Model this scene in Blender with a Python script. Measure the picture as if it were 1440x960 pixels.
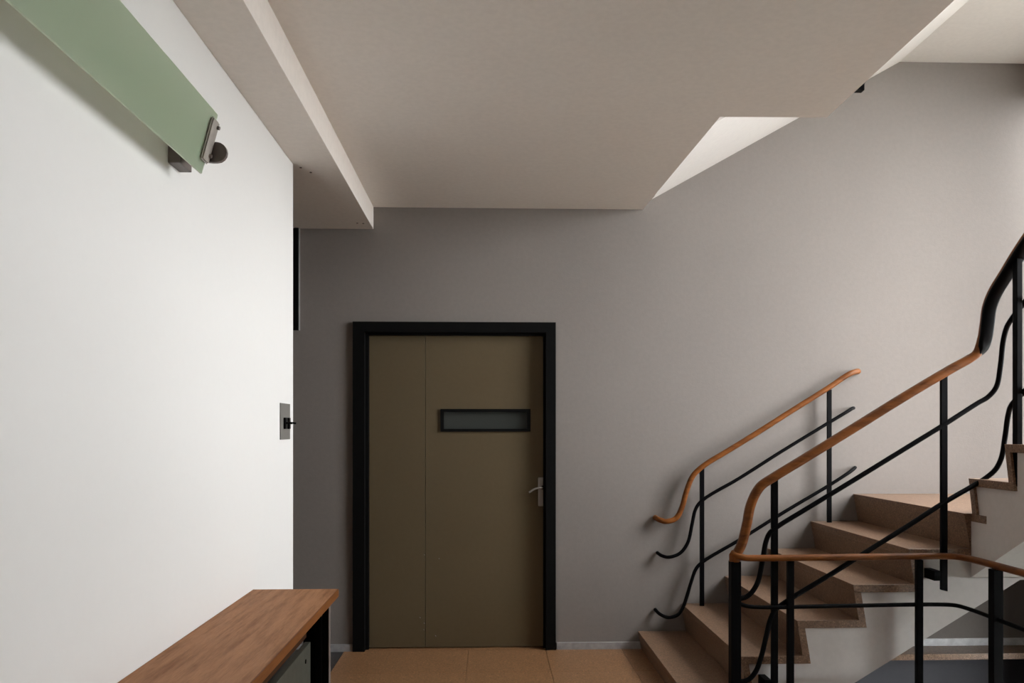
import bpy, bmesh, math, random
from mathutils import Vector, Matrix
random.seed(7)
for _o in list(bpy.data.objects):
    bpy.data.objects.remove(_o)
SC = bpy.context.scene
COL = SC.collection

# ------------------------------------------------------------------ camera
cam_data = bpy.data.cameras.new('camera')
cam = bpy.data.objects.new('camera', cam_data)
COL.objects.link(cam)
cam_data.sensor_width = 36.0
cam_data.lens = 27.5
cam_data.shift_y = 0.0854
cam_data.clip_start = 0.05
cam.location = (0.0, 0.0, 1.41)
cam.rotation_euler = (math.radians(90), 0, -math.atan(35 / 1100))
SC.camera = cam

# ------------------------------------------------------------------ daylight and exposure
SKY_COLOR = (1.0, 0.958, 0.968)
SKY_STRENGTH = 27.5
world = bpy.data.worlds.new('sky')
SC.world = world
world.use_nodes = True
_bg = world.node_tree.nodes['Background']
_bg.inputs['Color'].default_value = SKY_COLOR + (1,)
_bg.inputs['Strength'].default_value = SKY_STRENGTH
SC.view_settings.view_transform = 'Standard'
SC.view_settings.look = 'None'
SC.view_settings.gamma = 1.0
SC.view_settings.use_curve_mapping = False
SC.view_settings.exposure = 0.0
SC.cycles.use_denoising = True
SC.cycles.max_bounces = 14
SC.cycles.diffuse_bounces = 8
SC.cycles.transparent_max_bounces = 12
SC.cycles.caustics_reflective = False
SC.cycles.caustics_refractive = False

# daylight openings of the stair wall: (y0, y1, z0, z1, columns, rows)
WINDOWS = [(2.35, 4.18, 1.02, 3.72, 2, 2), (2.35, 4.18, 4.2, 6.0, 2, 2), (4.70, 4.98, 1.02, 3.6, 1, 2),
           (1.2, 2.2, -2.9, 0.5, 2, 3), (3.70, 4.25, -2.9, 0.45, 1, 3)]  # low pair is unseen, added and sized to fill light below the flights
WIN_X = 3.60


def portal(y0, y1, z0, z1):
    d = bpy.data.lights.new('window_portal', 'AREA')
    d.shape = 'RECTANGLE'
    d.size = y1 - y0
    d.size_y = z1 - z0
    d.cycles.is_portal = True
    o = bpy.data.objects.new('window_portal', d)
    COL.objects.link(o)
    o.location = (WIN_X + 0.14, (y0 + y1) / 2, (z0 + z1) / 2)
    o.rotation_euler = Matrix(((0, 0, 1), (1, 0, 0), (0, 1, 0))).to_euler()


for w_ in WINDOWS:
    portal(*w_[:4])

# ------------------------------------------------------------------ materials


def material(name, color, rough=0.6, metal=0.0, spec=0.5):
    m = bpy.data.materials.new(name)
    m.use_nodes = True
    b = m.node_tree.nodes['Principled BSDF']
    b.inputs['Base Color'].default_value = tuple(color) + (1,)
    b.inputs['Roughness'].default_value = rough
    b.inputs['Metallic'].default_value = metal
    b.inputs['Specular IOR Level'].default_value = spec
    return m, m.node_tree, b


def coords(nt, scale=(1, 1, 1)):
    tc = nt.nodes.new('ShaderNodeTexCoord')
    mp = nt.nodes.new('ShaderNodeMapping')
    mp.inputs['Scale'].default_value = scale
    nt.links.new(tc.outputs['Object'], mp.inputs['Vector'])
    return mp.outputs['Vector']


def noise(nt, vec, scale, detail=4, rough=0.55):
    n = nt.nodes.new('ShaderNodeTexNoise')
    n.inputs['Scale'].default_value = scale
    n.inputs['Detail'].default_value = detail
    n.inputs['Roughness'].default_value = rough
    nt.links.new(vec, n.inputs['Vector'])
    return n.outputs['Fac']


def ramp(nt, fac, stops):
    r = nt.nodes.new('ShaderNodeValToRGB')
    e = r.color_ramp.elements
    while len(e) < len(stops):
        e.new(0.5)
    for k, (p, c) in zip(e, stops):
        k.position = p
        k.color = tuple(c) + (1,)
    nt.links.new(fac, r.inputs['Fac'])
    return r.outputs['Color']


def mix(nt, a, b, fac, mode='MIX'):
    n = nt.nodes.new('ShaderNodeMix')
    n.data_type = 'RGBA'
    n.blend_type = mode
    if isinstance(fac, float):
        n.inputs[0].default_value = fac
    else:
        nt.links.new(fac, n.inputs[0])
    for s, v in ((6, a), (7, b)):
        if isinstance(v, tuple):
            n.inputs[s].default_value = v + (1,)
        else:
            nt.links.new(v, n.inputs[s])
    return n.outputs[2]


def bump(nt, b, fac, strength, dist=0.002):
    n = nt.nodes.new('ShaderNodeBump')
    n.inputs['Strength'].default_value = strength
    n.inputs['Distance'].default_value = dist
    nt.links.new(fac, n.inputs['Height'])
    nt.links.new(n.outputs['Normal'], b.inputs['Normal'])


def sc(c, k):
    return tuple(min(1.0, x * k) for x in c)


def plaster(name, color, vary=0.05, rough=0.75, grain=0.25, fine=0.6):
    m, nt, b = material(name, color, rough, spec=0.25)
    v = coords(nt)
    c = ramp(nt, noise(nt, v, 1.3, 5), [(0.3, sc(color, 1 - vary)), (0.7, sc(color, 1 + vary))])
    c = mix(nt, c, ramp(nt, noise(nt, v, 38, 3), [(0.35, (0.93, 0.93, 0.93)), (0.65, (1, 1, 1))]), fine, 'MULTIPLY')
    nt.links.new(c, b.inputs['Base Color'])
    bump(nt, b, noise(nt, v, 90, 4), grain, 0.002)
    return m


def terrazzo(name, base, rough=0.35):
    m, nt, b = material(name, base, rough, spec=0.4)
    v = coords(nt)
    vo = nt.nodes.new('ShaderNodeTexVoronoi')
    vo.inputs['Scale'].default_value = 170
    nt.links.new(v, vo.inputs['Vector'])
    sep = nt.nodes.new('ShaderNodeSeparateColor')
    nt.links.new(vo.outputs['Color'], sep.inputs['Color'])
    c = ramp(nt, sep.outputs[0], [(0.0, sc(base, 0.62)), (0.25, sc(base, 0.9)), (0.6, sc(base, 1.08)), (0.92, sc(base, 1.2)), (0.97, sc(base, 1.7))])
    c = mix(nt, c, ramp(nt, noise(nt, v, 2.2, 5), [(0.3, (0.86, 0.84, 0.82)), (0.7, (1, 1, 1))]), 0.8, 'MULTIPLY')
    nt.links.new(c, b.inputs['Base Color'])
    bump(nt, b, noise(nt, v, 60, 3), 0.06, 0.001)
    return m


def wood(name, dark, light, axis_scale, rough=0.35, scale=6.0, coat=0.0, spec=0.35):
    m, nt, b = material(name, light, rough, spec=spec)
    v = coords(nt, axis_scale)
    n1 = noise(nt, v, scale, 7, 0.62)
    c = ramp(nt, n1, [(0.28, dark), (0.55, light), (0.75, sc(light, 1.15))])
    n2 = noise(nt, v, scale * 7, 4, 0.6)
    c = mix(nt, c, ramp(nt, n2, [(0.35, (0.75, 0.72, 0.7)), (0.6, (1, 1, 1))]), 0.55, 'MULTIPLY')
    nt.links.new(c, b.inputs['Base Color'])
    b.inputs['Coat Weight'].default_value = coat
    b.inputs['Coat Roughness'].default_value = 0.25
    bump(nt, b, n2, 0.05, 0.001)
    return m


def metal_paint(name, color, rough=0.4, spec=0.5):
    m, nt, b = material(name, color, rough, spec=spec)
    v = coords(nt)
    c = ramp(nt, noise(nt, v, 25, 4), [(0.3, sc(color, 0.85)), (0.7, sc(color, 1.15))])
    nt.links.new(c, b.inputs['Base Color'])
    return m


M = {}
M['white_wall'] = plaster('white_wall_plaster', (0.735, 0.727, 0.71), 0.006, 0.8, 0.03, 0.1)
M['grey_wall'] = plaster('grey_wall_plaster', (0.232, 0.208, 0.192), 0.04, 0.8, 0.3)
M['ceiling'] = plaster('ceiling_paint', (0.84, 0.785, 0.735), 0.02, 0.85, 0.1)
M['white_stair'] = plaster('stair_white_paint', (0.69, 0.66, 0.635), 0.03, 0.7, 0.15)
M['dark_wall'] = plaster('dark_lower_wall', (0.07, 0.07, 0.08), 0.05, 0.7, 0.2)
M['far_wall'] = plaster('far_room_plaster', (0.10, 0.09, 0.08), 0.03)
M['terrazzo_floor'] = terrazzo('terrazzo_floor_brown', (0.275, 0.145, 0.07))
M['terrazzo_step'] = terrazzo('terrazzo_step_brown', (0.215, 0.132, 0.084))
M['grout'] = metal_paint('dark_joint', (0.13, 0.078, 0.042), 0.9)
M['dark_floor'] = terrazzo('dark_corridor_floor', (0.05, 0.045, 0.045), 0.5)
M['baseboard'] = metal_paint('baseboard_paint', (0.33, 0.32, 0.32), 0.4)
M['baseboard_light'] = metal_paint('baseboard_light_paint', (0.72, 0.73, 0.75), 0.3)
M['black'] = metal_paint('black_metal_paint', (0.0025, 0.0025, 0.003), 0.5, 0.06)
M['black_frame'] = metal_paint('black_frame_paint', (0.004, 0.004, 0.004), 0.7, 0.08)
M['handrail'] = wood('handrail_wood', (0.085, 0.027, 0.006), (0.20, 0.066, 0.014), (2.0, 2.0, 9.0), 0.42, 3.0, 0.0, 0.2)
M['bench'] = wood('bench_top_wood', (0.19, 0.08, 0.034), (0.36, 0.18, 0.092), (9.0, 0.8, 9.0), 0.6, 4.5, 0.0, 0.12)
M['bench_edge'] = wood('bench_edge_wood', (0.10, 0.032, 0.008), (0.17, 0.06, 0.015), (9.0, 1.0, 9.0), 0.55, 2.4, 0.0, 0.15)
M['apron'] = wood('dark_apron_wood', (0.02, 0.008, 0.003), (0.045, 0.018, 0.007), (9.0, 1.0, 9.0), 0.6, 2.4, 0.0, 0.1)
M['olive'] = plaster('olive_door_paint', (0.115, 0.086, 0.048), 0.04, 0.5, 0.06)
M['steel'] = material('brushed_steel', (0.36, 0.33, 0.30), 0.42, 0.6)[0]
M['bronze'] = metal_paint('dark_bronze', (0.13, 0.105, 0.095), 0.45)
M['bronze_light'] = metal_paint('worn_bronze', (0.30, 0.27, 0.24), 0.5)
M['switch_plate'] = material('grey_switch_plate', (0.20, 0.19, 0.175), 0.5, 0.2)[0]
M['convector'] = metal_paint('grey_green_enamel', (0.055, 0.055, 0.043), 0.5, 0.2)
M['ground'] = plaster('outdoor_ground', (0.22, 0.22, 0.20), 0.1)


def glass_thin(name, tint, trans=0.9):
    m = bpy.data.materials.new(name)
    m.use_nodes = True
    nt = m.node_tree
    nt.nodes.remove(nt.nodes['Principled BSDF'])
    out = nt.nodes['Material Output']
    t = nt.nodes.new('ShaderNodeBsdfTransparent')
    t.inputs['Color'].default_value = tint + (1,)
    g = nt.nodes.new('ShaderNodeBsdfGlossy')
    g.inputs['Roughness'].default_value = 0.03
    mx = nt.nodes.new('ShaderNodeMixShader')
    mx.inputs[0].default_value = 1 - trans
    nt.links.new(t.outputs[0], mx.inputs[1])
    nt.links.new(g.outputs[0], mx.inputs[2])
    nt.links.new(mx.outputs[0], out.inputs['Surface'])
    return m


def glass_frosted(name, color, trans_color, fac, rough=0.35):
    m = bpy.data.materials.new(name)
    m.use_nodes = True
    nt = m.node_tree
    b = nt.nodes['Principled BSDF']
    b.inputs['Base Color'].default_value = color + (1,)
    b.inputs['Roughness'].default_value = rough
    out = nt.nodes['Material Output']
    t = nt.nodes.new('ShaderNodeBsdfTranslucent')
    t.inputs['Color'].default_value = trans_color + (1,)
    mx = nt.nodes.new('ShaderNodeMixShader')
    mx.inputs[0].default_value = fac
    nt.links.new(b.outputs[0], mx.inputs[1])
    nt.links.new(t.outputs[0], mx.inputs[2])
    nt.links.new(mx.outputs[0], out.inputs['Surface'])
    return m


M['pane'] = glass_thin('window_glass', (0.95, 0.98, 0.98), 0.93)
M['green_glass'] = glass_frosted('frosted_green_glass', (0.25, 0.365, 0.26), (0.92, 0.93, 0.84), 0.66)
M['door_glass'] = glass_frosted('obscured_door_glass', (0.055, 0.06, 0.055), (0.05, 0.05, 0.05), 0.2, 0.3)

# ------------------------------------------------------------------ mesh helpers


def link(name, bm, mat, parent=None, smooth=False):
    bmesh.ops.recalc_face_normals(bm, faces=bm.faces)
    me = bpy.data.meshes.new(name)
    bm.to_mesh(me)
    bm.free()
    me.materials.append(mat)
    if smooth:
        for p in me.polygons:
            p.use_smooth = True
    o = bpy.data.objects.new(name, me)
    COL.objects.link(o)
    if parent is not None:
        o.parent = parent
    return o


def add_box(bm, x0, x1, y0, y1, z0, z1, bevel=0.0):
    vs = [bm.verts.new(p) for p in ((x0, y0, z0), (x1, y0, z0), (x1, y1, z0), (x0, y1, z0),
                                    (x0, y0, z1), (x1, y0, z1), (x1, y1, z1), (x0, y1, z1))]
    fs = [bm.faces.new([vs[i] for i in q]) for q in ((0, 1, 2, 3), (4, 5, 6, 7), (0, 1, 5, 4), (1, 2, 6, 5), (2, 3, 7, 6), (3, 0, 4, 7))]
    if bevel:
        es = list({e for f in fs for e in f.edges})
        bmesh.ops.bevel(bm, geom=es, offset=bevel, segments=2, affect='EDGES', profile=0.7)


def box(name, dims, mat, parent=None, bevel=0.0):
    bm = bmesh.new()
    add_box(bm, *dims, bevel=bevel)
    return link(name, bm, mat, parent)


def add_prism(bm, pts, lo, hi, place):
    """polygon pts (a, b) extruded from lo to hi; place(a, b, w) gives the 3D point"""
    A = [bm.verts.new(place(a, b, lo)) for a, b in pts]
    B = [bm.verts.new(place(a, b, hi)) for a, b in pts]
    bm.faces.new(A)
    bm.faces.new(B)
    n = len(pts)
    for i in range(n):
        bm.faces.new((A[i], A[(i + 1) % n], B[(i + 1) % n], B[i]))


def prism(name, pts, lo, hi, place, mat, parent=None, bevel=0.0):
    bm = bmesh.new()
    add_prism(bm, pts, lo, hi, place)
    if bevel:
        bmesh.ops.bevel(bm, geom=list(bm.edges), offset=bevel, segments=1, affect='EDGES')
    return link(name, bm, mat, parent)


def catmull(pts, n=7):
    P = [Vector(p) for p in pts]
    P = [2 * P[0] - P[1]] + P + [2 * P[-1] - P[-2]]
    out = []
    for i in range(1, len(P) - 2):
        p0, p1, p2, p3 = P[i - 1], P[i], P[i + 1], P[i + 2]
        # centripetal parameterisation keeps the bends free of overshoot
        t0 = 0.0
        t1 = t0 + max(1e-5, (p1 - p0).length) ** 0.5
        t2 = t1 + max(1e-5, (p2 - p1).length) ** 0.5
        t3 = t2 + max(1e-5, (p3 - p2).length) ** 0.5
        for k in range(n):
            t = t1 + (t2 - t1) * k / n
            A1 = (t1 - t) / (t1 - t0) * p0 + (t - t0) / (t1 - t0) * p1
            A2 = (t2 - t) / (t2 - t1) * p1 + (t - t1) / (t2 - t1) * p2
            A3 = (t3 - t) / (t3 - t2) * p2 + (t - t2) / (t3 - t2) * p3
            B1 = (t2 - t) / (t2 - t0) * A1 + (t - t0) / (t2 - t0) * A2
            B2 = (t3 - t) / (t3 - t1) * A2 + (t - t1) / (t3 - t1) * A3
            out.append((t2 - t) / (t2 - t1) * B1 + (t - t1) / (t2 - t1) * B2)
    out.append(P[-2])
    return out


def add_sweep(bm, path, w, h, side0, seg=12, power=2.0):
    """tube of (super)elliptic section: w across side0, h the other way; frame carried along the path"""
    P = [Vector(p) for p in path]
    side = Vector(side0).normalized()
    rings = []
    for i, p in enumerate(P):
        t = (P[min(i + 1, len(P) - 1)] - P[max(i - 1, 0)]).normalized()
        s = side - t * side.dot(t)
        if s.length > 1e-4:
            side = s.normalized()
        u = t.cross(side).normalized()
        ring = []
        for k in range(seg):
            a = 2 * math.pi * k / seg
            ca, sa = math.cos(a), math.sin(a)
            ca = math.copysign(abs(ca) ** (2 / power), ca)
            sa = math.copysign(abs(sa) ** (2 / power), sa)
            ring.append(bm.verts.new(p + side * (ca * w / 2) + u * (sa * h / 2)))
        rings.append(ring)
    for a, b in zip(rings, rings[1:]):
        for k in range(seg):
            bm.faces.new((a[k], a[(k + 1) % seg], b[(k + 1) % seg], b[k]))
    bm.faces.new(rings[0])
    bm.faces.new(rings[-1])


def sweep(name, path, w, h, mat, parent=None, side0=(0, 1, 0), n=7, power=2.0, seg=12):
    bm = bmesh.new()
    add_sweep(bm, catmull(path, n) if n else path, w, h, side0, seg, power)
    return link(name, bm, mat, parent, smooth=True)


def banded(name, path, ups, w, h, mat, parent, drop=0.0, n=8, seg=14, power=2.6, taper=False):
    """handrail section swept along path; ups gives the direction its top faces at each control point"""
    P = catmull(path, n)
    bm = bmesh.new()
    rings = []
    for i, p in enumerate(P):
        t = (P[min(i + 1, len(P) - 1)] - P[max(i - 1, 0)]).normalized()
        k = min(i // n, len(ups) - 2)
        f = i / n - k
        u = Vector(ups[k]).lerp(Vector(ups[k + 1]), f)
        u = (u - t * u.dot(t)).normalized()
        s_ = t.cross(u)
        kk = min(1.0, (i + 1) / (1.6 * n)) if taper else 1.0
        ring = []
        for j in range(seg):
            a = 2 * math.pi * j / seg
            ca = math.copysign(abs(math.cos(a)) ** (2 / power), math.cos(a))
            sa = math.copysign(abs(math.sin(a)) ** (2 / power), math.sin(a))
            ring.append(bm.verts.new(p + s_ * (ca * w / 2 * (0.4 + 0.6 * kk)) + u * (sa * h / 2 * kk - drop * kk)))
        rings.append(ring)
    for a, b in zip(rings, rings[1:]):
        for j in range(seg):
            bm.faces.new((a[j], a[(j + 1) % seg], b[(j + 1) % seg], b[j]))
    bm.faces.new(rings[0])
    bm.faces.new(rings[-1])
    return link(name, bm, mat, parent, smooth=True)


def add_cyl(bm, p0, p1, r, seg=12):
    d = Vector(p1) - Vector(p0)
    s = d.orthogonal()
    add_sweep(bm, [p0, p1], 2 * r, 2 * r, s, seg)


def thing(name, label, cat, loc=(0, 0, 0), group=None):
    o = bpy.data.objects.new(name, None)
    o.empty_display_size = 0.1
    COL.objects.link(o)
    o['label'] = label
    o['category'] = cat
    if group:
        o['group'] = group
    return o


def structure(o):
    o['kind'] = 'structure'
    return o


XZ = lambda a, b, w: (a, w, b)      # profile in x-z, extruded along y
XY = lambda a, b, w: (a, b, w)      # plan polygon, extruded in z
YZ = lambda a, b, w: (w, a, b)      # profile in y-z, extruded along x

BACK = 5.0          # back wall face
LEFT = -0.93        # left wall face
CEIL = 2.82
UP = 3.10           # upper floor level
LOW = -3.12         # lower floor level

# ------------------------------------------------------------------ floor: slab, tiles
FE = 3.78           # edge of the floor along the foot of the flight
bm = bmesh.new()
add_prism(bm, [(-0.908, -2.0), (3.6, -2.0), (3.6, 0.5), (2.34, 0.5), (2.34, FE), (1.2, FE), (1.2, BACK), (-0.908, BACK)], -0.30, -0.006, XY)
floor = structure(link('floor', bm, M['grout']))
TS = 0.492
xs = [-0.908, -0.612] + [-0.612 + TS * k for k in range(1, 10)]
y_row = 4.54
ys = [y_row - TS * k for k in range(14, -1, -1)] + [BACK]
tile_mesh = {}
for a in range(len(xs) - 1):
    for b in range(len(ys) - 1):
        x0, x1, y0, y1 = xs[a], xs[a + 1], max(ys[b], -2.0), ys[b + 1]
        if y1 <= -2.0:
            continue
        if y1 > 0.5:
            x1 = min(x1, 2.34)
        x1 = min(x1, 3.6)
        if x1 - x0 < 0.02:
            continue
        parts = [(x0, x1, y0, y1)]
        if x1 > 1.2 and y1 > FE:
            parts = []
            if x0 < 1.2:
                parts.append((x0, 1.2, y0, y1))
                if y0 < FE:
                    parts.append((1.2, x1, y0, FE))
            elif y0 < FE:
                parts.append((x0, x1, y0, FE))
        for (p0, p1, q0, q1) in parts:
            key = (round(p1 - p0, 4), round(q1 - q0, 4))
            j = 0.0006
            if key not in tile_mesh:
                bm = bmesh.new()
                add_box(bm, j, key[0] - j, j, key[1] - j, -0.012, 0.0)
                top = [e for e in bm.edges if all(v.co.z > -0.001 for v in e.verts)]
                bmesh.ops.bevel(bm, geom=top, offset=0.0012, segments=1, affect='EDGES')
                bmesh.ops.recalc_face_normals(bm, faces=bm.faces)
                me = bpy.data.meshes.new('floor_tile')
                bm.to_mesh(me)
                bm.free()
                me.materials.append(M['terrazzo_floor'])
                tile_mesh[key] = me
            o = bpy.data.objects.new('floor_tile', tile_mesh[key])
            COL.objects.link(o)
            o.parent = floor
            o.location = (p0, q0, 0)
structure(box('floor_corridor', (-2.6, -0.909, 3.79, BACK, -0.30, -0.002), M['dark_floor']))
structure(box('floor_lower', (-2.6, 3.75, -2.0, BACK, LOW - 0.2, LOW), M['dark_floor']))

# ------------------------------------------------------------------ walls
bm = bmesh.new()
DX0, DX1, DZ1 = -0.80, 0.395, 2.05     # door opening
for d in ((-2.75, DX0, -0.001, 6.3), (DX1, 3.75, -0.001, 6.3), (DX0, DX1, DZ1, 6.3)):
    add_box(bm, d[0], d[1], BACK, BACK + 0.2, d[2], d[3])
add_box(bm, DX0, DX1, BACK + 0.12, BACK + 0.2, -0.001, DZ1)
wall_back = structure(link('wall_back', bm, M['grey_wall']))
structure(box('wall_back_lower', (-2.75, 3.75, BACK, BACK + 0.2, LOW - 0.2, -0.001), M['dark_wall']))

wl = structure(box('wall_left', (-2.6, LEFT, -2.0, 3.785, -0.30, 2.68), M['white_wall'], bevel=0.004))
structure(box('wall_far_left', (-2.75, -2.6, -2.2, BACK, LOW - 0.2, 6.3), M['far_wall']))
structure(box('wall_front', (-2.6, 3.75, -2.2, -2.0, LOW - 0.2, 6.3), M['far_wall']))
bm = bmesh.new()
ycuts = sorted({-2.0, BACK} | {w_[0] for w_ in WINDOWS} | {w_[1] for w_ in WINDOWS})
zcuts = sorted({LOW, 6.1} | {w_[2] for w_ in WINDOWS} | {w_[3] for w_ in WINDOWS})
for ya, yb in zip(ycuts, ycuts[1:]):
    for za, zb in zip(zcuts, zcuts[1:]):
        ym, zm = (ya + yb) / 2, (za + zb) / 2
        if not any(w_[0] < ym < w_[1] and w_[2] < zm < w_[3] for w_ in WINDOWS):
            add_box(bm, WIN_X, WIN_X + 0.15, ya, yb, za, zb)
wall_right = structure(link('wall_right', bm, M['far_wall']))


def stair_window(idx, y0, y1, z0, z1, nc, nr):
    f = 0.03
    bm = bmesh.new()
    for y in (y0, y1 - f):
        add_box(bm, WIN_X + 0.05, WIN_X + 0.11, y, y + f, z0, z1)
    for z in (z0, z1 - f):
        add_box(bm, WIN_X + 0.05, WIN_X + 0.11, y0 + f, y1 - f, z, z + f)
    win = structure(link('window_%d' % idx, bm, M['black']))
    cy = [y0 + f + (y1 - y0 - 2 * f) * k / nc for k in range(nc + 1)]
    cz = [z0 + f + (z1 - z0 - 2 * f) * k / nr for k in range(nr + 1)]
    for k in range(1, nc):
        box('mullion', (WIN_X + 0.055, WIN_X + 0.105, cy[k] - 0.015, cy[k] + 0.015, z0 + f, z1 - f), M['black'], win)
    for k in range(1, nr):
        for c in range(nc):
            box('transom', (WIN_X + 0.06, WIN_X + 0.10, cy[c] + 0.015, cy[c + 1] - 0.015, cz[k] - 0.015, cz[k] + 0.015), M['black'], win)
    for c in range(nc):
        for k in range(nr):
            box('pane', (WIN_X + 0.078, WIN_X + 0.084, cy[c], cy[c + 1], cz[k], cz[k + 1]), M['pane'], win)


for k_, w_ in enumerate(WINDOWS):
    stair_window(k_ + 1, *w_)

# ------------------------------------------------------------------ ceilings
structure(prism('ceiling', [(-0.722, BACK), (1.0, BACK), (1.052, 3.505), (1.537, 3.495), (1.537, 0.5), (WIN_X, 0.5), (WIN_X, -2.0), (-0.722, -2.0)],
                CEIL, UP, XY, M['ceiling']))
bulk = structure(box('trim_1', (-2.6, -0.722, -2.0, BACK, 2.68, UP), M['ceiling'], bevel=0.003))
bm = bmesh.new()
for x, y in ((-0.905, 3.83), (-0.872, 3.90), (-0.80, 4.85), (-0.765, 4.86)):
    add_cyl(bm, (x, y, 2.677), (x, y, 2.684), 0.006, 8)
link('ceiling_screw', bm, M['bronze'], bulk)
structure(box('ceiling_upper', (-2.6, 3.75, -2.0, BACK, 6.1, 6.3), M['ceiling']))

# ------------------------------------------------------------------ baseboards
structure(box('baseboard_back_left', (-1.8, -0.853, BACK - 0.013, BACK, -0.002, 0.045), M['baseboard'], bevel=0.002))
structure(box('baseboard_back', (0.445, 1.06, BACK - 0.013, BACK, -0.002, 0.045), M['baseboard'], bevel=0.002))
structure(box('baseboard_back_right', (1.95, 3.6, BACK - 0.013, BACK, 0.002, 0.049), M['baseboard_light'], bevel=0.002))
# nib of floor along the back wall under the flight
structure(box('trim_2', (1.62, 3.6, 4.81, BACK, -0.036, 0.002), M['terrazzo_step'], bevel=0.003))

# ------------------------------------------------------------------ door
bm = bmesh.new()
FO0, FO1, FT = -0.850, 0.438, 2.09
add_box(bm, FO0, -0.776, 4.978, 5.06, -0.001, FT)
add_box(bm, 0.376, FO1, 4.978, 5.06, -0.001, FT)
add_box(bm, -0.776, 0.376, 4.978, 5.06, 2.026, FT)
door = structure(link('door_1', bm, M['black_frame']))
box('threshold', (DX0, DX1, BACK, BACK + 0.12, -0.05, 0.0), M['terrazzo_floor'], door)
# inner stops
box('door_stop', (-0.776, -0.758, 5.022, 5.05, 0.0, 2.026), M['black_frame'], door)
box('door_stop', (0.362, 0.376, 5.022, 5.05, 0.0, 2.026), M['black_frame'], door)
box('door_stop', (-0.758, 0.362, 5.022, 5.05, 2.010, 2.026), M['black_frame'], door)
box('side_panel', (-0.757, -0.3985, 5.05, 5.095, 0.006, 2.02), M['olive'], door, bevel=0.002)
# the leaf has a slot for the glass
bm = bmesh.new()
L0, L1, G0, G1, H0, H1 = -0.3955, 0.372, -0.296, 0.276, 1.397, 1.535
for d in ((L0, G0, 0.006, 2.02), (G1, L1, 0.006, 2.02), (G0, G1, 0.006, H0), (G0, G1, H1, 2.02)):
    add_box(bm, d[0], d[1], 5.05, 5.095, d[2], d[3])
bmesh.ops.remove_doubles(bm, verts=bm.verts, dist=1e-5)
leaf = link('door_leaf', bm, M['olive'], door)
bm = bmesh.new()
for d in ((G0 - 0.004, G0 + 0.017, H0 - 0.004, H1 + 0.004), (G1 - 0.017, G1 + 0.004, H0 - 0.004, H1 + 0.004),
          (G0 + 0.017, G1 - 0.017, H0 - 0.004, H0 + 0.014), (G0 + 0.017, G1 - 0.017, H1 - 0.014, H1 + 0.004)):
    add_box(bm, d[0], d[1], 5.040, 5.075, d[2], d[3])
link('glass_bead', bm, M['black_frame'], leaf)
box('door_glass', (G0 + 0.017, G1 - 0.017, 5.066, 5.072, H0 + 0.014, H1 - 0.014), M['door_glass'], leaf)
# lever handle on a long plate
pl = box('handle_plate', (0.329, 0.367, 5.040, 5.05, 0.912, 1.098), M['steel'], leaf, bevel=0.008)
sweep('lever', [(0.350, 5.040, 1.033), (0.350, 5.006, 1.033), (0.338, 4.997, 1.034), (0.305, 4.996, 1.027), (0.268, 4.997, 1.004)],
      0.012, 0.016, M['steel'], leaf, side0=(0, 0, 1), n=6)
bm = bmesh.new()
add_cyl(bm, (0.357, 5.036, 1.033), (0.357, 5.0405, 1.033), 0.012)
link('handle_rose', bm, M['black'], leaf)
bm = bmesh.new()
for (x, z, r) in ((-0.405, 0.16, 0.006), (-0.432, 0.196, 0.007), (-0.332, 0.078, 0.007), (-0.407, 0.118, 0.004), (-0.404, 0.60, 0.005), (-0.31, 0.575, 0.004)):
    add_cyl(bm, (x, 5.0492, z), (x + 0.001, 5.0502, z + 0.001), r * 0.7, 7)
chip = link('paint_chip', bm, M['baseboard'], leaf)

# dark glazed panel high on the back wall, mostly behind the left wall
bm = bmesh.new()
add_box(bm, -2.55, -1.192, BACK - 0.02, BACK, 2.035, 2.06)
add_box(bm, -1.217, -1.192, BACK - 0.02, BACK, 2.06, 2.68)
wt = structure(link('window_6', bm, M['black_frame']))
box('pane', (-2.55, -1.217, BACK - 0.012, BACK - 0.004, 2.06, 2.68), M['black_frame'], wt)
box('edge_strip', (-1.192, -1.186, BACK - 0.014, BACK, 2.035, 2.68), M['baseboard'], wt)

# ------------------------------------------------------------------ stairs
G, R = 0.281, 0.1755
K, TT, RT = 0.17, 0.038, 0.034      # lean of riser, tread thickness, riser thickness
F1Y = 3.82                          # front of the flight along the wall
F2X = 2.395                         # well side of the flight that turns towards the camera
X1, Z1 = 0.969, 0.112


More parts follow.
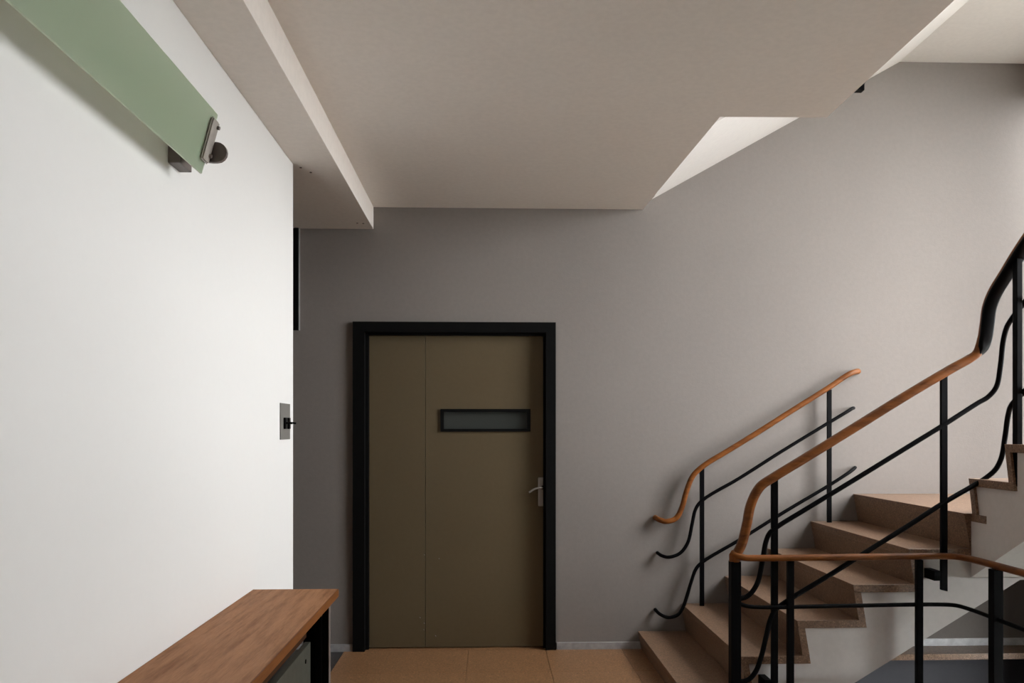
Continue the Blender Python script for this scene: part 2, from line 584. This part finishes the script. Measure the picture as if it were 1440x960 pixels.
def flight_x(parent, dz, soffit, n=6):
    """six steps rising to +x along the back wall; the sixth is the landing"""
    for i in range(n):
        x, z = X1 + G * i, Z1 + R * i
        last = i == n - 1
        rise = z if i == 0 else R
        if not last:
            xe = x + G + K * R + RT
            prism('tread', [(x, z), (xe, z), (xe + K * TT, z - TT), (x + K * TT, z - TT)], F1Y, BACK - 0.001, lambda a, b, w: (a, w, b + dz), M['terrazzo_step'], parent, 0.0015)
        else:
            bm = bmesh.new()
            add_prism(bm, [(x, z), (F2X + 0.01, z), (F2X + 0.01, z - TT), (x + K * TT, z - TT)], F1Y, BACK - 0.001, lambda a, b, w: (a, w, b + dz))
            add_box(bm, F2X + 0.01, WIN_X - 0.001, F1Y - 0.12, BACK - 0.001, z - TT + dz, z + dz)
            link('landing_slab', bm, M['terrazzo_step'], parent)
        prism('riser', [(x + K * TT, z - TT), (x + K * rise, z - rise), (x + K * rise + RT, z - rise), (x + K * TT + RT, z - TT)],
              F1Y, BACK - 0.001, lambda a, b, w: (a, w, b + dz), M['terrazzo_step'], parent)
    # white body under the steps
    top = [(X1 + 0.06, 0.0)]
    for i in range(n):
        x, z = X1 + G * i, Z1 + R * i
        top.append((x + K * TT + RT, z - TT))
        if i < n - 1:
            top.append((x + G + K * (R + TT) + RT, z - TT))
    top.append((WIN_X - 0.001, Z1 + R * (n - 1) - TT))
    pts = top + soffit
    prism('stair_body', pts, F1Y + 0.014, BACK - 0.001, lambda a, b, w: (a, w, b + dz), M['white_stair'], parent)


def flight_y(parent, dz, n=11):
    """steps from the landing towards the camera, rising to -y"""
    g = 0.270
    zl = Z1 + R * 5
    P = lambda a, b, w: (w, F1Y - a, b + dz)
    for i in range(n):
        s, z = g * i, zl + R * (i + 1)
        se = s + g + K * R + RT
        prism('tread', [(s, z), (se, z), (se + K * TT, z - TT), (s + K * TT, z - TT)], F2X, WIN_X - 0.001, P, M['terrazzo_step'], parent, 0.0015)
        prism('riser', [(s + K * TT, z - TT), (s + K * R, z - R), (s + K * R + RT, z - R), (s + K * TT + RT, z - TT)], F2X, WIN_X - 0.001, P, M['terrazzo_step'], parent)
    top = [(-0.01, zl - TT), (K * R + RT + 0.05, zl - TT)]
    top = [(0.0, zl - TT), (K * (R + TT) + RT, zl - TT)]
    for i in range(n):
        s, z = g * i, zl + R * (i + 1)
        top.append((s + K * TT + RT, z - TT))
        top.append((s + g + K * (R + TT) + RT, z - TT))
    sl = top[-1][0]
    top += [(sl, 0.672 + 0.612 * sl), (0.0, 0.672)]
    prism('stair_body', top, F2X + 0.014, WIN_X - 0.001, P, M['white_stair'], parent)


stair = thing('staircase', 'brown terrazzo staircase with white sides rising to the right along the grey wall', 'staircase')
flight_x(stair, 0.0, [(WIN_X - 0.001, 0.655), (2.668, 0.655), (1.202, -0.229), (1.202, 0.0)])
flight_y(stair, 0.0)
stair_up = thing('staircase', 'white sloping underside of the upper stair flight behind the ceiling edge', 'staircase')
flight_x(stair_up, 3.12, [(WIN_X - 0.001, 0.674), (2.679, 0.674), (1.061, -0.233), (1.056, -0.02)])
flight_y(stair_up, 3.12)

# ------------------------------------------------------------------ front railing
RY = 3.75
HW, HH = 0.040, 0.042


def y3(pts, y=RY):
    return [(x, y, z) for x, z in pts]


rail = thing('stair_railing', 'black metal front railing with brown wooden handrail climbing from the newel and round the stairwell', 'railing')
UA, UC = (-1, 0, 1), (0.20, 1, 0.75)
up_rail = [(p, UA) for p in y3([(1.204, 0.800), (1.232, 0.853), (1.256, 0.945), (1.277, 1.045), (1.322, 1.130), (1.392, 1.178), (1.535, 1.264), (1.780, 1.413),
                                (2.062, 1.585), (2.274, 1.708)])] + \
    [((2.352, 3.748, 1.751), (-0.9, 0.1, 1)), ((2.390, 3.742, 1.780), (-0.5, 0.6, 0.8)), ((2.412, 3.730, 1.840), (-0.05, 0.95, 0.35)), ((2.418, 3.715, 1.920), UC), ((2.416, 3.695, 1.996), UC),
     ((2.416, 3.655, 2.058), UC), ((2.419, 3.575, 2.135), UC), ((2.422, 3.43, 2.262), UC), ((2.422, 2.9, 2.61), UC), ((2.422, 1.2, 3.71), UC)]
pth, ups = [p for p, u in up_rail], [u for p, u in up_rail]
banded('handrail', pth, ups, 0.057, 0.042, M['handrail'], rail)
banded('rail_underside_shade', pth[10:], ups[10:], 0.059, 0.028, M['black'], rail, drop=0.0135, seg=12, power=4, taper=True)  # black strip stands in for shade on the handrail's underside past the twist
CX = 2.285
guard_top = [(1.180, RY, 0.812), (1.200, RY - 0.012, 0.800), (1.240, RY - 0.02, 0.790), (1.300, RY - 0.02, 0.788), (1.70, RY - 0.02, 0.790), (2.20, RY - 0.02, 0.793), (2.262, RY - 0.04, 0.794),
             (CX, RY - 0.10, 0.794), (CX, 3.30, 0.796), (CX, 2.2, 0.796), (CX, 0.75, 0.796)]
sweep('guard_handrail', guard_top, 0.046, 0.032, M['handrail'], rail, n=8, seg=14, power=2.6)
bm = bmesh.new()
add_cyl(bm, (1.197, RY - 0.004, 0.770), (1.197, RY - 0.004, 0.806), 0.027, 16)
link('newel_cap', bm, M['handrail'], rail)

D = 0.024
mid = y3([(1.21, 0.585), (1.262, 0.602), (1.305, 0.656), (1.333, 0.766), (1.350, 0.862), (1.370, 0.907), (1.406, 0.936), (1.535, 1.014), (1.780, 1.160), (2.062, 1.330),
          (2.228, 1.430)]) + [(2.398, 3.75, 1.537), (2.445, 3.745, 1.566), (2.477, 3.73, 1.615), (2.484, 3.71, 1.713), (2.477, 3.68, 1.828), (2.467, 3.64, 1.890), (2.455, 3.58, 1.930),
                                (2.45, 3.50, 1.982), (2.44, 2.9, 2.36), (2.44, 1.2, 3.45)]
sweep('middle_rail', mid, D, D, M['black'], rail, n=6)
low = y3([(1.21, 0.186), (1.262, 0.195), (1.300, 0.235), (1.328, 0.310), (1.354, 0.414), (1.371, 0.483), (1.396, 0.532), (1.448, 0.572), (1.675, 0.708), (1.886, 0.838), (2.062, 0.945),
          (2.228, 1.050)]) + [(2.380, 3.75, 1.136), (2.430, 3.745, 1.168), (2.472, 3.73, 1.212), (2.488, 3.71, 1.268), (2.486, 3.68, 1.369), (2.474, 3.64, 1.471), (2.455, 3.59, 1.519),
                                (2.445, 3.50, 1.572), (2.44, 2.9, 1.95), (2.44, 1.2, 3.04)]
sweep('lower_rail', low, D, D, M['black'], rail, n=6)
for z in (0.556, 0.165):
    sweep('guard_rail', [(1.205, RY - 0.005, z + 0.016), (1.245, RY - 0.014, z + 0.002), (1.30, RY - 0.02, z - 0.004), (1.7, RY - 0.02, z - 0.001), (2.20, RY - 0.02, z + 0.002), (2.262, RY - 0.04, z + 0.002),
                         (CX, RY - 0.10, z), (CX, 3.3, z), (CX, 2.2, z), (CX, 0.75, z)], 0.020, 0.020, M['black'], rail, n=6)
# newels stand on the floor edge
box('newel_post', (1.173, 1.221, RY - 0.028, RY + 0.02, -0.001, 0.772), M['black'], rail, bevel=0.003)
box('newel_post', (CX - 0.022, CX + 0.022, 3.425, 3.465, -0.001, 0.78), M['black'], rail, bevel=0.003)
for x in (1.462, 2.094):
    box('guard_post', (x - 0.0155, x + 0.0155, RY - 0.032, RY - 0.008, -0.001, 0.776), M['black'], rail, bevel=0.003)
for y in (2.6, 1.75, 0.8):
    box('guard_post', (CX - 0.012, CX + 0.012, y - 0.0155, y + 0.0155, -0.001, 0.78), M['black'], rail, bevel=0.003)
for x, zt, zb in ((1.392, 1.165, 0.10), (2.228, 1.672, 0.622)):
    p = prism('baluster', [(x - 0.0165, zt - 0.01), (x + 0.0165, zt + 0.01), (x + 0.0165, zb - 0.004), (x - 0.0165, zb + 0.004)], RY - 0.008, RY + 0.008, XZ, M['black'], rail, 0.002)
    zc = zb + 0.09
    box('bracket', (x - 0.050, x - 0.0165, RY - 0.006, F1Y + 0.014, zc - 0.042, zc + 0.006), M['black'], rail, bevel=0.002)
box('newel_post', (2.407, 2.433, 3.480, 3.512, 1.148, 2.185), M['black'], rail, bevel=0.003)
for y, z in ((2.6, 1.72), (1.7, 2.30)):
    box('baluster', (2.430, 2.446, y - 0.016, y + 0.016, z, z + 1.0), M['black'], rail, bevel=0.003)

# ------------------------------------------------------------------ wall railing
WY = 4.925
wrail = thing('stair_railing', 'short black railing with wooden handrail fixed to the grey wall behind the stairs', 'railing')
sweep('handrail', [(1.078, 4.992, 0.842), (1.098, WY + 0.02, 0.832)] + y3([(1.131, 0.824), (1.194, 0.842), (1.235, 0.912), (1.263, 1.012), (1.304, 1.110), (1.367, 1.172), (1.513, 1.262), (1.696, 1.373),
      (1.970, 1.545), (2.182, 1.676), (2.269, 1.735), (2.315, 1.762)], WY) + [(2.352, WY + 0.014, 1.774), (2.385, WY + 0.04, 1.780), (2.40, 4.992, 1.781)], 0.038, 0.034, M['handrail'], wrail, n=7, power=2.4)
sweep('middle_rail', [(1.092, 4.994, 0.616), (1.112, WY + 0.02, 0.604)] + y3([(1.150, 0.598), (1.222, 0.622), (1.272, 0.688), (1.299, 0.801), (1.322, 0.900), (1.363, 0.955), (1.604, 1.098), (1.879, 1.270),
      (2.182, 1.452), (2.300, 1.522)], WY) + [(2.335, WY + 0.015, 1.540), (2.372, 4.994, 1.545)], D, D * 0.92, M['black'], wrail, n=6)
sweep('lower_rail', [(1.078, 4.994, 0.252), (1.10, WY + 0.02, 0.232)] + y3([(1.145, 0.216), (1.205, 0.230), (1.240, 0.275), (1.262, 0.335), (1.294, 0.440), (1.326, 0.524), (1.367, 0.566), (1.604, 0.705),
      (1.879, 0.874), (2.182, 1.051), (2.310, 1.132)], WY) + [(2.345, WY + 0.015, 1.152), (2.382, 4.994, 1.160)], D, D * 0.92, M['black'], wrail, n=6)
for x, zt, zb in ((1.363, 1.160, 0.2875), (2.182, 1.662, 0.814)):
    box('baluster', (x - 0.014, x + 0.014, WY - 0.007, WY + 0.007, zb - 0.001, zt), M['black'], wrail, bevel=0.002)

# post of the upper floor's railing, outside the slab edge
upost = thing('railing_post', 'small dark foot of an upper railing post poking out beside the ceiling edge', 'post')
box('post', (1.549, 1.579, 3.225, 3.255, 2.828, 3.95), M['black'], upost, bevel=0.002)
box('fixing_plate', (1.5375, 1.549, 3.215, 3.270, 2.90, 3.04), M['black'], upost)

# ------------------------------------------------------------------ wall lamp
lamp = thing('wall_lamp', 'long frosted green glass wall lamp in dark brackets high on the white wall', 'lamp')
LY0, LY1 = 0.95, 2.345
A = Vector((-0.800, 0, 2.342))
B = Vector((-0.848, 0, 2.166))
dn = (B - A).normalized()
nrm = Vector((-dn.z, 0, dn.x))
if nrm.x < 0:
    nrm = -nrm
th = 0.004
pts = [A + nrm * th, B + nrm * th, B - nrm * th, A - nrm * th]
prism('glass_shade', [(p.x, p.z) for p in pts], LY0, LY1, XZ, M['green_glass'], lamp, 0.0012)


def lamp_bracket(yc, sgn):
    """arm in the x-z plane from the wall past the glass end, clamp bar on the glass face"""
    zc = 2.232
    pr_ = [(LEFT, zc - 0.020), (-0.815, zc - 0.030)]
    for k in range(9):
        a = -math.pi / 2 + math.pi * k / 8
        pr_.append((-0.803 + 0.030 * math.cos(a), zc + 0.030 * math.sin(a)))
    pr_ += [(LEFT, zc + 0.030)]
    y0, y1 = sorted((yc + sgn * 0.004, yc + sgn * 0.018))
    arm = prism('bracket_arm', pr_, y0, y1, XZ, M['bronze'], lamp, 0.001)
    y0, y1 = sorted((yc - sgn * 0.035, yc + sgn * 0.055))
    box('wall_block', (LEFT, LEFT + 0.036, y0, y1, 2.186, 2.250), M['bronze'], lamp, bevel=0.004)
    c0 = A + dn * 0.022
    c1 = A + dn * 0.150
    bm = bmesh.new()
    for off in (th, -th - 0.010):
        q = [c0 + nrm * off, c1 + nrm * off, c1 + nrm * (off + 0.010), c0 + nrm * (off + 0.010)]
        yy = sorted((yc - sgn * 0.048, yc + sgn * 0.006))
        add_prism(bm, [(p.x, p.z) for p in q], yy[0], yy[1], XZ)
    bmesh.ops.bevel(bm, geom=list(bm.edges), offset=0.004, segments=2, affect='EDGES')
    cl = link('clamp_bar', bm, M['bronze_light'], lamp)
    for t in (0.040, 0.126):
        p = A + dn * t
        bm = bmesh.new()
        e0 = p + nrm * (th + 0.010)
        e1 = p + nrm * (th + 0.017)
        ym = yc - sgn * 0.006
        add_cyl(bm, (e0.x, ym, e0.z), (e1.x, ym, e1.z), 0.0055, 10)
        link('bolt', bm, M['bronze'], cl)


lamp_bracket(LY1, 1)
lamp_bracket(LY0, -1)

# ------------------------------------------------------------------ light switch
sw = thing('light_switch', 'grey metal switch plate with two black toggles near the end of the white wall', 'switch')
box('plate', (LEFT, LEFT + 0.005, 3.540, 3.708, 1.362, 1.527), M['switch_plate'], sw, bevel=0.0015)
for y in (3.600, 3.668):
    bm = bmesh.new()
    add_box(bm, LEFT + 0.005, LEFT + 0.014, y - 0.016, y + 0.016, 1.410, 1.462, bevel=0.004)
    t = link('toggle_base', bm, M['black'], sw)
    bm = bmesh.new()
    add_sweep(bm, [(LEFT + 0.012, y, 1.438), (LEFT + 0.030, y, 1.438), (LEFT + 0.042, y, 1.436)], 0.012, 0.010, (0, 1, 0), 10)
    link('toggle', bm, M['black'], t)

# ------------------------------------------------------------------ bench over the convector
bench = thing('console_shelf', 'long reddish brown wooden console shelf on black legs along the white wall', 'shelf')
top = box('wooden_top', (LEFT + 0.001, -0.596, 0.35, 3.140, 0.743, 0.773), M['bench'], bench, bevel=0.0015)
box('edge_band', (-0.596, -0.591, 0.35, 3.140, 0.743, 0.7725), M['bench_edge'], top, bevel=0.0015)
for y in (3.045, 1.80, 0.46):
    box('leg', (-0.663, -0.640, y, y + 0.04, -0.001, 0.743), M['black'], bench, bevel=0.0015)
    box('leg', (-0.637, -0.614, y + 0.004, y + 0.036, -0.001, 0.743), M['black'], bench, bevel=0.0015)
    box('cross_bar', (LEFT + 0.002, -0.663, y + 0.008, y + 0.032, 0.70, 0.743), M['black'], bench)
box('apron', (-0.712, -0.694, 0.45, 3.03, 0.610, 0.743), M['apron'], bench)
for y in (3.045, 0.46):
    box('end_panel', (-0.712, -0.665, y + 0.010, y + 0.030, -0.001, 0.743), M['black'], bench)
box('leg_edge', (-0.614, -0.612, 3.049, 3.081, -0.001, 0.740), M['bronze'], bench)

conv = thing('convector_heater', 'grey-green enamelled heater panel standing under the console shelf', 'heater')
box('casing', (LEFT + 0.02, -0.690, 0.55, 2.955, -0.001, 0.585), M['convector'], conv, bevel=0.003)
fp = box('front_panel', (-0.690, -0.668, 0.53, 2.985, 0.03, 0.605), M['convector'], conv, bevel=0.003)
bm = bmesh.new()
add_cyl(bm, (-0.668, 2.90, 0.555), (-0.665, 2.90, 0.555), 0.008, 10)
link('screw', bm, M['black'], fp)

# ------------------------------------------------------------------ outside
structure(box('ground', (3.76, 60, -40, 40, -4.2, -4.0), M['ground']))
